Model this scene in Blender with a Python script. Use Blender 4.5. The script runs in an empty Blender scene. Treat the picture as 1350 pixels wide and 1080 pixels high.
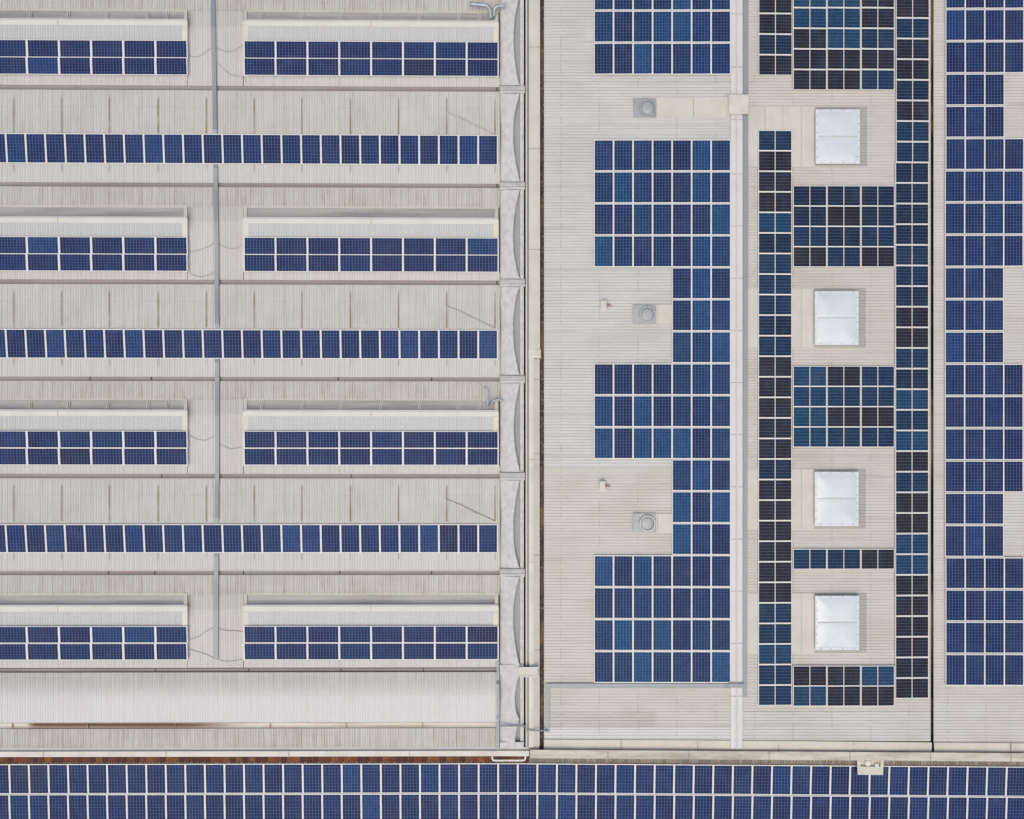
import bpy, bmesh, math, random
from mathutils import Vector, noise as mnoise
random.seed(7)
S = bpy.context.scene
C = S.collection
H = 46.0            # camera height above the eaves level (z = 0)
K = 1/25.3          # metres per photo pixel on the eaves level
R = math.radians

def P(px, py, z=0.0):
    f = K*(H-z)/H
    return Vector(((px-675)*f, (540-py)*f, z))
def L(px, py, z=0.0):                      # the ridged hall stands a hair askew
    return P(px, py-(655-px)/655*3.0*(1-(py-118)/590), z)
def yb(px):                                # line of the low hall, askew to the right of the corner
    return (675-px)*0.0018 if px < 675 else (px-675)*0.0068
def B(px, py, z=0.0):
    return P(px, py+yb(px), z)

# ------------------------------------------------------------------ nodes
class NT:
    def __init__(s, name):
        s.m = bpy.data.materials.new(name); s.m.use_nodes = True
        s.t = s.m.node_tree; s.b = s.t.nodes['Principled BSDF']; s.l = s.t.links
    def n(s, t, **kw):
        o = s.t.nodes.new(t)
        for k, v in kw.items(): setattr(o, k, v)
        return o
    def put(s, sock, v):
        if hasattr(v, 'is_output'): s.l.new(v, sock)
        elif isinstance(v, (tuple, list)) and len(v) == 3 and sock.type == 'RGBA': sock.default_value = (*v, 1)
        else: sock.default_value = v
    def math(s, op, a, b=0.0, c=None, clamp=False):
        o = s.n('ShaderNodeMath', operation=op, use_clamp=clamp)
        s.put(o.inputs[0], a); s.put(o.inputs[1], b)
        if c is not None: s.put(o.inputs[2], c)
        return o.outputs[0]
    def mix(s, f, a, b, mode='MIX'):
        o = s.n('ShaderNodeMix', data_type='RGBA', blend_type=mode)
        s.put(o.inputs[0], f); s.put(o.inputs[6], a); s.put(o.inputs[7], b)
        return o.outputs[2]
    def xyz(s, a, b, c=0.0):
        o = s.n('ShaderNodeCombineXYZ'); s.put(o.inputs[0], a); s.put(o.inputs[1], b); s.put(o.inputs[2], c)
        return o.outputs[0]
    def uv(s):
        u = s.n('ShaderNodeUVMap'); u.uv_map = 'UVMap'
        p = s.n('ShaderNodeSeparateXYZ'); s.l.new(u.outputs[0], p.inputs[0])
        return p.outputs[0], p.outputs[1]
    def pos(s):
        g = s.n('ShaderNodeNewGeometry'); return g.outputs['Position']
    def noise(s, vec, scale=1.0, detail=3.0, rough=0.55):
        o = s.n('ShaderNodeTexNoise'); s.put(o.inputs['Vector'], vec)
        o.inputs['Scale'].default_value = scale; o.inputs['Detail'].default_value = detail
        o.inputs['Roughness'].default_value = rough
        return o.outputs[0]
    def white(s, vec):
        o = s.n('ShaderNodeTexWhiteNoise', noise_dimensions='3D'); s.put(o.inputs[0], vec); return o.outputs[0]
    def ramp(s, v, a, b):                  # smooth step a..b
        o = s.n('ShaderNodeMapRange', interpolation_type='SMOOTHSTEP'); s.put(o.inputs[0], v)
        o.inputs[1].default_value = a; o.inputs[2].default_value = b
        return o.outputs[0]
    def bump(s, h, d=0.01, st=0.5):
        o = s.n('ShaderNodeBump'); o.inputs['Strength'].default_value = st; o.inputs['Distance'].default_value = d
        s.put(o.inputs['Height'], h); s.l.new(o.outputs[0], s.b.inputs['Normal'])
    def done(s, col, rough=0.5, metal=0.0, spec=0.4):
        s.put(s.b.inputs['Base Color'], col); s.put(s.b.inputs['Roughness'], rough)
        s.put(s.b.inputs['Metallic'], metal); s.b.inputs['Specular IOR Level'].default_value = spec
        return s.m

def roof_mat(name, base, dirt, pitch, axis, groove=0.35, streak=0.5, blotch=0.25, mark=None, laps=0.0, warm=0.0, corner_blotch=False, fade=None):
    """painted ribbed sheet: dirt and shade coloured in along the rib feet, run-off streaks, blotches, overlap lines, screws"""
    t = NT(name); u, v = t.uv()
    c, l = (u, v) if axis == 'x' else (v, u)
    fr = t.math('FRACT', t.math('DIVIDE', c, pitch))
    g = t.math('SUBTRACT', 1.0, t.ramp(t.math('ABSOLUTE', t.math('SUBTRACT', fr, 0.62)), 0.03, 0.20))  # rib-foot stripe: settled dirt together with crease shade put into the colour
    rid = t.math('FLOOR', t.math('DIVIDE', c, pitch))
    per = t.white(t.xyz(rid, 3.0, 1.0))
    st = t.noise(t.xyz(t.math('MULTIPLY', c, 0.33), t.math('MULTIPLY', l, 0.022)), 1.0, 4.0, 0.6)
    st = t.ramp(st, 0.42, 0.78)
    big = t.ramp(t.noise(t.xyz(t.math('MULTIPLY', u, 0.011), t.math('MULTIPLY', v, 0.017)), 1.0, 5.0, 0.6), 0.38, 0.72)
    fine = t.noise(t.xyz(t.math('MULTIPLY', u, 0.5), t.math('MULTIPLY', v, 0.5)), 1.0, 3.0)
    d = t.math('MULTIPLY', g, t.math('ADD', groove*0.45, t.math('MULTIPLY', per, groove)))
    d = t.math('ADD', d, t.math('MULTIPLY', st, streak*0.5))
    d = t.math('ADD', d, t.math('MULTIPLY', big, blotch*0.5))
    d = t.math('ADD', d, t.math('MULTIPLY', t.math('SUBTRACT', fine, 0.5), 0.25))
    if laps:
        lp = t.math('DIVIDE', c, pitch*7); lf = t.math('FRACT', lp)
        on = t.ramp(t.white(t.xyz(t.math('FLOOR', lp), t.math('FLOOR', t.math('DIVIDE', l, 190.0)), 8.0)), 0.45, 0.9)
        d = t.math('ADD', d, t.math('MULTIPLY', t.math('MULTIPLY', t.math('LESS_THAN', lf, 0.045), on), laps))
        # rows of screw heads across the ribs
        sp = t.math('ABSOLUTE', t.math('SUBTRACT', t.math('FRACT', t.math('DIVIDE', l, 51.0)), 0.5))
        wob = t.white(t.xyz(rid, t.math('FLOOR', t.math('DIVIDE', l, 51.0)), 2.0))
        sc = t.math('MULTIPLY', t.math('LESS_THAN', sp, 0.016), t.math('GREATER_THAN', wob, 0.45))
        d = t.math('ADD', d, t.math('MULTIPLY', sc, 0.22 if axis == 'y' else 0.10))
    if mark:                               # dark run-off marks at the sheet joints, (v0, v1, strength)
        v0, v1, ms = mark
        mid = t.math('FLOOR', t.math('DIVIDE', t.math('ADD', u, 13.5), 63.4))
        off = t.math('MULTIPLY', t.math('SUBTRACT', t.white(t.xyz(mid, 5.0, 2.0)), 0.5), 0.02)
        mf = t.math('ABSOLUTE', t.math('SUBTRACT', t.math('FRACT', t.math('DIVIDE', t.math('ADD', u, 13.5), 63.4)), t.math('ADD', 0.5, off)))
        mm = t.math('SUBTRACT', 1.0, t.ramp(mf, 0.008, 0.028))
        mv = t.math('MULTIPLY', t.ramp(v, v0-2, v0+5), t.math('SUBTRACT', 1.0, t.ramp(v, v1-4, v1+2)))
        wv = t.ramp(t.noise(t.xyz(t.math('MULTIPLY', u, 0.02), t.math('MULTIPLY', v, 0.03)), 1.0, 3.0), 0.2, 0.7)
        d = t.math('ADD', d, t.math('MULTIPLY', t.math('MULTIPLY', mm, mv), t.math('MULTIPLY', t.math('ADD', wv, 0.35), ms)))
    if corner_blotch:                             # darker blotch beside the corners of the clerestories
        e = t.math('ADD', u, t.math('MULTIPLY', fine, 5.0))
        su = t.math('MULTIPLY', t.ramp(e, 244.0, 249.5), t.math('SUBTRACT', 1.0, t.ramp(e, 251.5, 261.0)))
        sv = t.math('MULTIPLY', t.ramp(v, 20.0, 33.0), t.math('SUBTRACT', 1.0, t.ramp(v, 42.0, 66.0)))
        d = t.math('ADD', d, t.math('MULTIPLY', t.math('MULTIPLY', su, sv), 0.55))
    d = t.math('ADD', d, 0.0, clamp=True)
    sheet = t.white(t.xyz(t.math('FLOOR', t.math('DIVIDE', c, pitch*7)), 1.0, 7.0))
    col = t.mix(t.math('MULTIPLY', sheet, 0.10), base, tuple(x*0.72 for x in base))
    if warm:
        col = t.mix(t.math('MULTIPLY', big, warm), col, (base[0], base[1]*0.95, base[2]*0.84))
    if fade:
        f = t.ramp(t.math('ADD', v, t.math('MULTIPLY', big, 5.0)), fade[0], fade[1])
        col = t.mix(f, col, fade[2]); d = t.math('MULTIPLY', d, t.math('SUBTRACT', 1.0, t.math('MULTIPLY', f, 0.55)))
    col = t.mix(d, col, dirt)
    return t.done(col, 0.55, 0.0, 0.3)

def plain(name, base, var=0.25, scale=1.5, rough=0.5, metal=0.0, dirt=None, stretch=(1, 1, 1), bump=0.0, spec=0.4):
    t = NT(name); p = t.pos()
    mp = t.n('ShaderNodeMapping'); t.l.new(p, mp.inputs[0]); mp.inputs['Scale'].default_value = stretch
    n = t.noise(mp.outputs[0], scale, 6.0, 0.62)
    n2 = t.noise(p, scale*9, 3.0)
    f = t.math('ADD', t.math('MULTIPLY', t.ramp(n, 0.35, 0.72), var), t.math('MULTIPLY', t.math('SUBTRACT', n2, 0.5), var*0.6), clamp=True)
    col = t.mix(f, base, dirt or tuple(x*0.45 for x in base))
    if bump: t.bump(n2, bump, 0.6)
    return t.done(col, rough, metal, spec)

def cell_mat(name, nx, ny, lv, lh, half=False):
    """solar cells behind glass: one UV unit per cell, tint of the panel from its object colour"""
    t = NT(name); u, v = t.uv()
    oi = t.n('ShaderNodeObjectInfo'); tint = oi.outputs['Color']; rnd = oi.outputs['Random']
    fu = t.math('FRACT', u); fv = t.math('FRACT', v)
    du = t.math('MINIMUM', fu, t.math('SUBTRACT', 1.0, fu)); dv = t.math('MINIMUM', fv, t.math('SUBTRACT', 1.0, fv))
    mu = t.math('SUBTRACT', 1.0, t.ramp(du, 0.045, 0.13)); mv = t.math('SUBTRACT', 1.0, t.ramp(dv, 0.045, 0.13))
    cell = t.white(t.xyz(t.math('FLOOR', u), t.math('FLOOR', v), t.math('MULTIPLY', rnd, 50.0)))
    crys = t.noise(t.xyz(t.math('MULTIPLY', u, 3.0), t.math('MULTIPLY', v, 3.0), t.math('MULTIPLY', rnd, 90.0)), 1.0, 2.0)
    big = t.ramp(t.noise(t.xyz(t.math('MULTIPLY', u, 0.28), t.math('MULTIPLY', v, 0.12), t.math('MULTIPLY', rnd, 70.0)), 1.0, 2.0), 0.38, 0.75)
    col = t.mix(t.math('MULTIPLY', big, 0.35), tint, (0.010, 0.040, 0.125) if not half else (0.012, 0.037, 0.085))
    k = t.math('ADD', 0.62, t.math('ADD', t.math('MULTIPLY', cell, 0.35), t.math('MULTIPLY', crys, 0.8)))
    col = t.mix(1.0, col, t.xyz(k, k, k), 'MULTIPLY')
    line = t.math('ADD', t.math('MULTIPLY', mu, lv), t.math('MULTIPLY', mv, lh), clamp=True)
    col = t.mix(line, col, (0.19, 0.225, 0.34))
    dust = t.ramp(t.noise(t.pos(), 0.8, 5.0, 0.6), 0.45, 0.8)
    col = t.mix(t.math('MULTIPLY', dust, 0.03), col, (0.5, 0.47, 0.42))
    return t.done(col, 0.42, 0.0, 0.06)

DIRT = (0.20, 0.185, 0.155)
PX, PY = 3.35, 3.9
M = {}
M['roof_n'] = roof_mat('roof_sheet_weathered', (0.635, 0.62, 0.59), (0.29, 0.255, 0.20), PX, 'x', 0.42, 0.44, 0.30, (11, 62, 0.7), 0.12)
M['roof_nb'] = roof_mat('roof_sheet_stained', (0.615, 0.597, 0.555), (0.25, 0.21, 0.155), PX, 'x', 0.50, 0.74, 0.40, None, 0.12)
M['roof_s'] = roof_mat('roof_sheet_clean', (0.60, 0.597, 0.585), (0.30, 0.28, 0.245), PX, 'x', 0.42, 0.16, 0.16, (98, 111, 0.5), 0.10)
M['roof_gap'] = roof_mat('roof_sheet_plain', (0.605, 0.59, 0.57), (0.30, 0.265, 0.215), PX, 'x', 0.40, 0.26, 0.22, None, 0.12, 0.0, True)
M['roof_last'] = roof_mat('roof_sheet_end', (0.62, 0.605, 0.58), (0.30, 0.265, 0.215), PX, 'x', 0.42, 0.38, 0.25, None, 0.12)
M['roof_fade'] = roof_mat('roof_sheet_washed', (0.60, 0.585, 0.56), (0.30, 0.265, 0.215), PX, 'x', 0.42, 0.40, 0.25, None, 0.12, 0.0, False, (899, 922, (0.64, 0.637, 0.635)))
M['roof_white'] = roof_mat('roof_sheet_bright', (0.64, 0.637, 0.635), (0.34, 0.33, 0.31), PX, 'x', 0.36, 0.10, 0.12, None, 0.10)
M['roof_monitor'] = roof_mat('monitor_sheet', (0.565, 0.57, 0.565), (0.33, 0.33, 0.32), PX, 'x', 0.40, 0.06, 0.08)
M['roof_cool'] = roof_mat('roof_sheet_cool', (0.58, 0.575, 0.555), (0.27, 0.25, 0.215), PY, 'y', 0.27, 0.28, 0.34, None, 0.36, 0.15)
M['roof_warm'] = roof_mat('roof_sheet_warm', (0.575, 0.55, 0.51), (0.27, 0.245, 0.205), PY, 'y', 0.26, 0.26, 0.34, None, 0.34, 0.25)
M['roof_pale'] = roof_mat('roof_sheet_pale', (0.62, 0.615, 0.60), (0.30, 0.29, 0.27), PY, 'y', 0.34, 0.12, 0.15, None, 0.18)
M['roof_far'] = roof_mat('roof_sheet_far', (0.58, 0.56, 0.525), (0.27, 0.245, 0.205), PY, 'y', 0.28, 0.20, 0.30, None, 0.28, 0.25)
M['apron'] = roof_mat('apron_sheet', (0.41, 0.40, 0.37), (0.24, 0.225, 0.195), PY, 'y', 0.45, 0.2, 0.25)
M['gutter'] = plain('gutter_steel', (0.30, 0.275, 0.26), 0.6, 0.5, 0.6, 0.0, (0.22, 0.18, 0.155), (0.4, 3, 1))
M['joint'] = plain('joint_tar', (0.05, 0.045, 0.04), 0.3)
M['cap'] = plain('cap_paint', (0.61, 0.60, 0.565), 0.22, 0.9, 0.5, 0.0, (0.42, 0.38, 0.31))
M['cream'] = plain('cream_paint', (0.66, 0.63, 0.565), 0.3, 0.8, 0.55, 0.0, (0.37, 0.31, 0.23))
M['beige'] = plain('beige_flashing', (0.60, 0.575, 0.51), 0.25, 0.9, 0.55, 0.0, (0.36, 0.32, 0.25))
M['stone'] = plain('stone_coping', (0.60, 0.565, 0.49), 0.8, 0.9, 0.75, 0.0, (0.33, 0.275, 0.21), (0.45, 2.6, 1))
M['greyband'] = plain('grey_flashing', (0.55, 0.55, 0.54), 0.25, 0.7, 0.6, 0.0, (0.36, 0.35, 0.33))
M['membrane'] = plain('roofing_membrane', (0.625, 0.615, 0.605), 0.45, 3.2, 0.7, 0.0, (0.36, 0.35, 0.345), (1.2, 0.9, 1), 0.05)
M['membrane_dark'] = plain('saddle_membrane', (0.545, 0.535, 0.53), 0.5, 2.0, 0.7, 0.0, (0.29, 0.285, 0.28), (1, 2.5, 1), 0.02)
M['shelf'] = plain('parapet_shelf', (0.36, 0.365, 0.38), 0.15, 0.8, 0.7)
M['tray'] = plain('galvanised_tray', (0.29, 0.315, 0.335), 0.25, 0.8, 0.5, 0.2, (0.24, 0.26, 0.28))
M['pipe'] = plain('galvanised_pipe', (0.40, 0.44, 0.455), 0.4, 4.0, 0.45, 0.4)
M['glaze'] = plain('clerestory_glazing', (0.42, 0.405, 0.385), 0.7, 0.5, 0.3, 0.0, (0.24, 0.23, 0.22), (0.35, 4, 1))
M['ridge'] = plain('ridge_flashing', (0.645, 0.635, 0.62), 0.25, 0.7, 0.5, 0.0, (0.45, 0.42, 0.38))
M['seam'] = plain('seam_dirt', (0.27, 0.235, 0.19), 0.3, 3.0, 0.8)
M['seam_rust'] = plain('seam_rust', (0.42, 0.31, 0.20), 0.4, 3.0, 0.8)
M['cable'] = plain('cable_sheath', (0.38, 0.37, 0.355), 0.2, 3.0, 0.6)
M['conduit'] = plain('plastic_conduit', (0.52, 0.49, 0.44), 0.4, 1.5, 0.6)
M['dome'] = plain('acrylic_dome', (0.66, 0.685, 0.71), 0.40, 0.55, 0.25, 0.0, (0.50, 0.53, 0.57), (1, 1, 1), 0.0, 0.5)
M['frame_w'] = plain('white_frame', (0.68, 0.70, 0.725), 0.12, 1.0, 0.4)
M['bolt'] = plain('bolt_head', (0.30, 0.31, 0.33), 0.2)
M['alu'] = plain('panel_frame', (0.72, 0.70, 0.665), 0.16, 1.4, 0.4, 0.0, (0.48, 0.44, 0.37))
M['wallpaint'] = plain('rendered_wall', (0.48, 0.46, 0.42), 0.4, 0.5, 0.85)
M['fan'] = plain('fan_steel', (0.39, 0.40, 0.405), 0.5, 1.6, 0.5, 0.2, (0.24, 0.25, 0.26))
M['fanring'] = plain('fan_ring', (0.44, 0.46, 0.475), 0.3, 3.0, 0.35, 0.4)
M['copper'] = plain('copper_pipe', (0.40, 0.24, 0.17), 0.4, 3.0, 0.5)
M['whitepvc'] = plain('white_pipe', (0.74, 0.72, 0.68), 0.2, 2.0, 0.4)
M['ground'] = plain('asphalt', (0.05, 0.05, 0.047), 0.5, 0.3, 0.9, 0.0, (0.03, 0.042, 0.022))
def gap_mat():
    t = NT('gutter_debris'); p = t.pos()
    mp = t.n('ShaderNodeMapping'); t.l.new(p, mp.inputs[0]); mp.inputs['Scale'].default_value = (1.5, 0.5, 1)
    n = t.noise(mp.outputs[0], 0.9, 5.0, 0.65); n2 = t.noise(p, 6.0, 4.0)
    c = t.mix(t.ramp(n, 0.45, 0.66), (0.060, 0.050, 0.047), (0.21, 0.13, 0.085))
    c = t.mix(t.ramp(n2, 0.5, 0.75), c, (0.32, 0.23, 0.13))
    return t.done(c, 0.85)
M['debris'] = gap_mat()
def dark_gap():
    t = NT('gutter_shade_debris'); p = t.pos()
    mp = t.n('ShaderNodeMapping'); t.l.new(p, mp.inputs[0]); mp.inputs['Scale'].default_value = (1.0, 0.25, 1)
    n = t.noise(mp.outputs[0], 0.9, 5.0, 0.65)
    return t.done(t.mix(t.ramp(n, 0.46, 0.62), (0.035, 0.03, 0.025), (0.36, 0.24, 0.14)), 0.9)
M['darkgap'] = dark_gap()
def tile_mat(name, pitch, a, b, c, g):
    t = NT(name); u, v = t.uv()
    q = t.math('DIVIDE', u, pitch); r = t.white(t.xyz(t.math('FLOOR', q), 4.0, 0.0)); r2 = t.white(t.xyz(t.math('FLOOR', q), 9.0, 3.0))
    n = t.noise(t.xyz(t.math('MULTIPLY', u, 0.4), t.math('MULTIPLY', v, 0.4)), 1.0, 4.0, 0.6)
    col = t.mix(t.ramp(r, 0.3, 0.9), a, b)
    col = t.mix(t.math('MULTIPLY', t.math('GREATER_THAN', r2, 0.8), t.ramp(n, 0.35, 0.6)), col, c)
    col = t.mix(t.math('MULTIPLY', t.ramp(n, 0.5, 0.7), 0.4), col, g)
    f = t.math('FRACT', q)
    col = t.mix(t.math('LESS_THAN', f, 0.1), col, tuple(x*0.8+0.06 for x in a))
    return t.done(col, 0.8)
M['tiles'] = tile_mat('rusty_tiles', 8.4, (0.075, 0.021, 0.011), (0.150, 0.043, 0.016), (0.22, 0.095, 0.028), (0.05, 0.024, 0.017))
M['tiles_grey'] = tile_mat('mossy_sheet_edge', 4.2, (0.20, 0.17, 0.135), (0.30, 0.255, 0.205), (0.26, 0.23, 0.20), (0.14, 0.10, 0.075))
def rust_gutter():
    t = NT('rusting_gutter'); u, v = t.uv()
    on = t.math('MULTIPLY', t.ramp(u, 32.0, 46.0), t.math('SUBTRACT', 1.0, t.ramp(u, 235.0, 330.0)))
    n = t.noise(t.xyz(t.math('MULTIPLY', u, 0.03), t.math('MULTIPLY', v, 0.45)), 1.0, 5.0, 0.6)
    n2 = t.ramp(t.noise(t.xyz(t.math('MULTIPLY', u, 0.012), t.math('MULTIPLY', v, 0.2), 4.0), 1.0, 4.0, 0.6), 0.45, 0.7)
    mid = t.math('SUBTRACT', 1.0, t.ramp(t.math('ABSOLUTE', t.math('SUBTRACT', v, 956.2)), 0.9, 3.3))
    c = t.mix(t.math('MULTIPLY', n2, 0.8), (0.63, 0.59, 0.52), (0.46, 0.36, 0.26))
    c = t.mix(t.math('MULTIPLY', on, 0.75), c, (0.36, 0.22, 0.14))
    c = t.mix(t.math('MULTIPLY', t.math('MULTIPLY', on, mid), t.math('ADD', 0.55, t.math('MULTIPLY', n, 0.6)), clamp=True), c, (0.070, 0.028, 0.017))
    return t.done(c, 0.75)
M['rustgutter'] = rust_gutter()
M['cells'] = cell_mat('blue_cells', 6, 10, 0.36, 0.22)
M['cells_half'] = cell_mat('split_cells', 6, 6, 0.10, 0.28, True)

# ------------------------------------------------------------------ building blocks
def root_of(o):
    v = Vector((0, 0, 0))
    while o is not None: v = v + o.location; o = o.parent
    return v
def link(name, bm, mat, parent=None, smooth=False):
    me = bpy.data.meshes.new(name)
    if parent is not None: bmesh.ops.translate(bm, verts=bm.verts, vec=-root_of(parent))
    bmesh.ops.recalc_face_normals(bm, faces=bm.faces)
    bm.to_mesh(me); bm.free()
    me.materials.append(mat)
    if smooth:
        for p in me.polygons: p.use_smooth = True
    o = bpy.data.objects.new(name, me); C.objects.link(o)
    if parent is not None: o.parent = parent
    return o
def thing(name, label, cat, loc=(0, 0, 0), group=None):
    o = bpy.data.objects.new(name, None); C.objects.link(o)
    o.location = loc; o.empty_display_size = 0.3
    o['label'] = label; o['category'] = cat
    if group: o['group'] = group
    return o
def tag(o, label, cat, group=None):
    o['label'] = label; o['category'] = cat
    if group: o['group'] = group
    return o

def grid_bm(pts, uvs=None):
    """pts[i][j] -> one sheet"""
    bm = bmesh.new(); uv = bm.loops.layers.uv.new('UVMap')
    vs = [[bm.verts.new(p) for p in row] for row in pts]
    for i in range(len(vs)-1):
        for j in range(len(vs[0])-1):
            f = bm.faces.new((vs[i][j], vs[i+1][j], vs[i+1][j+1], vs[i][j+1]))
            if uvs:
                for lp, (a, b) in zip(f.loops, ((i, j), (i+1, j), (i+1, j+1), (i, j+1))): lp[uv].uv = uvs[a][b]
    return bm
def ribs(a0, a1, pitch, h):
    out = []; k = math.floor(a0/pitch)
    while True:
        for f, z in ((0.0, 0), (0.60, 0), (0.68, h), (0.92, h)):
            a = (k+f)*pitch
            if a0 <= a <= a1: out.append((a, z))
        if k*pitch > a1: break
        k += 1
    if not out or out[0][0] > a0: out.insert(0, (a0, 0))
    if out[-1][0] < a1: out.append((a1, 0))
    return out
def sheet_x(px0, px1, prof, mp, vref=None, h=0.024, pitch=PX):
    """ribs run up the slope (photo y); prof = [(py, z)]"""
    pts, uvs = [], []
    for a, dz in ribs(px0, px1, pitch, h):
        pts.append([mp(a, py, z+dz) for py, z in prof]); uvs.append([(a, py-(vref or 0)) for py, z in prof])
    return grid_bm(pts, uvs)
def sheet_y(py0, py1, prof, mp, h=0.008, pitch=PY):
    """ribs run along photo x; prof = [(px, z)]"""
    pts, uvs = [], []
    for a, dz in ribs(py0, py1, pitch, h):
        pts.append([mp(px, a, z+dz) for px, z in prof]); uvs.append([(px, a) for px, z in prof])
    return grid_bm(pts, uvs)
def loft(secs, closed=True, caps=True):
    bm = bmesh.new(); uv = bm.loops.layers.uv.new('UVMap')
    vs = [[bm.verts.new(p) for p in s] for s in secs]
    n = len(secs[0])
    for i in range(len(vs)-1):
        for j in range(n if closed else n-1):
            bm.faces.new((vs[i][j], vs[i+1][j], vs[i+1][(j+1) % n], vs[i][(j+1) % n]))
    if caps and closed:
        bm.faces.new(vs[0]); bm.faces.new(vs[-1])
    return bm
def strip_h(xs, y0, y1, z0, z1, mp, uv=True, bow=0.0):
    """bar lying along photo x between rows y0..y1, from z0 up to z1"""
    secs = [[mp(x, y0, z0), mp(x, y0, z1), mp(x, (y0+y1)/2, z1+bow), mp(x, y1, z1), mp(x, y1, z0)] for x in xs]
    bm = loft(secs); l = bm.loops.layers.uv[0]
    for f in bm.faces:
        for lp in f.loops:
            lp[l].uv = (lp.vert.co.x/K+675, 540-lp.vert.co.y/K)
    return bm
def strip_v(ys, x0, x1, z0, z1, mp, bow=0.0):
    return loft([[mp(x0, y, z0), mp(x0, y, z1), mp((x0+x1)/2, y, z1+bow), mp(x1, y, z1), mp(x1, y, z0)] for y in ys])
def box_px(x0, x1, y0, y1, z0, z1, mp=P, bev=0.0):
    bm = loft([[mp(x0, y0, z), mp(x1, y0, z), mp(x1, y1, z), mp(x0, y1, z)] for z in (z0, z1)])
    if bev:
        bmesh.ops.bevel(bm, geom=list(bm.edges), offset=bev, segments=2, affect='EDGES')
    return bm
def tube(pts, r, n=10):
    pts = [Vector(p) for p in pts]; secs = []
    up = Vector((0, 0, 1))
    for i, p in enumerate(pts):
        d = (pts[min(i+1, len(pts)-1)]-pts[max(i-1, 0)]).normalized()
        s = d.cross(up); s = s.normalized() if s.length > 1e-3 else Vector((1, 0, 0))
        t = s.cross(d).normalized()
        rr = r[i] if isinstance(r, (list, tuple)) else r
        secs.append([p+(s*math.cos(2*math.pi*k/n)+t*math.sin(2*math.pi*k/n))*rr for k in range(n)])
    return loft(secs)
def smooth_path(pts, n=6):
    pts = [Vector(p) for p in pts]; out = []
    for i in range(len(pts)-1):
        p0, p1, p2, p3 = pts[max(i-1, 0)], pts[i], pts[i+1], pts[min(i+2, len(pts)-1)]
        for k in range(n):
            t = k/n
            out.append(0.5*((2*p1)+(p2-p0)*t+(2*p0-5*p1+4*p2-p3)*t*t+(3*p1-p0-3*p2+p3)*t**3))
    out.append(pts[-1]); return out
def lathe(c, prof, n=32):
    bm = bmesh.new(); rings = []
    for r, z in prof:
        rings.append([bm.verts.new((c[0]+r*math.cos(2*math.pi*k/n), c[1]+r*math.sin(2*math.pi*k/n), c[2]+z)) for k in range(n)])
    for a, b in zip(rings, rings[1:]):
        for k in range(n): bm.faces.new((a[k], b[k], b[(k+1) % n], a[(k+1) % n]))
    bm.faces.new(rings[0]); bm.faces.new(rings[-1])
    return bm
def lin(a, b, step):
    n = max(1, round(abs(b-a)/step)); return [a+(b-a)*i/n for i in range(n+1)]

# ------------------------------------------------------------------ ground
g = bmesh.new()
for x, y in ((-400, -400), (400, -400), (400, 400), (-400, 400)): g.verts.new((x, y, -9))
g.faces.new(g.verts)
go = link('ground', g, M['ground']); go['kind'] = 'structure'

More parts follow.
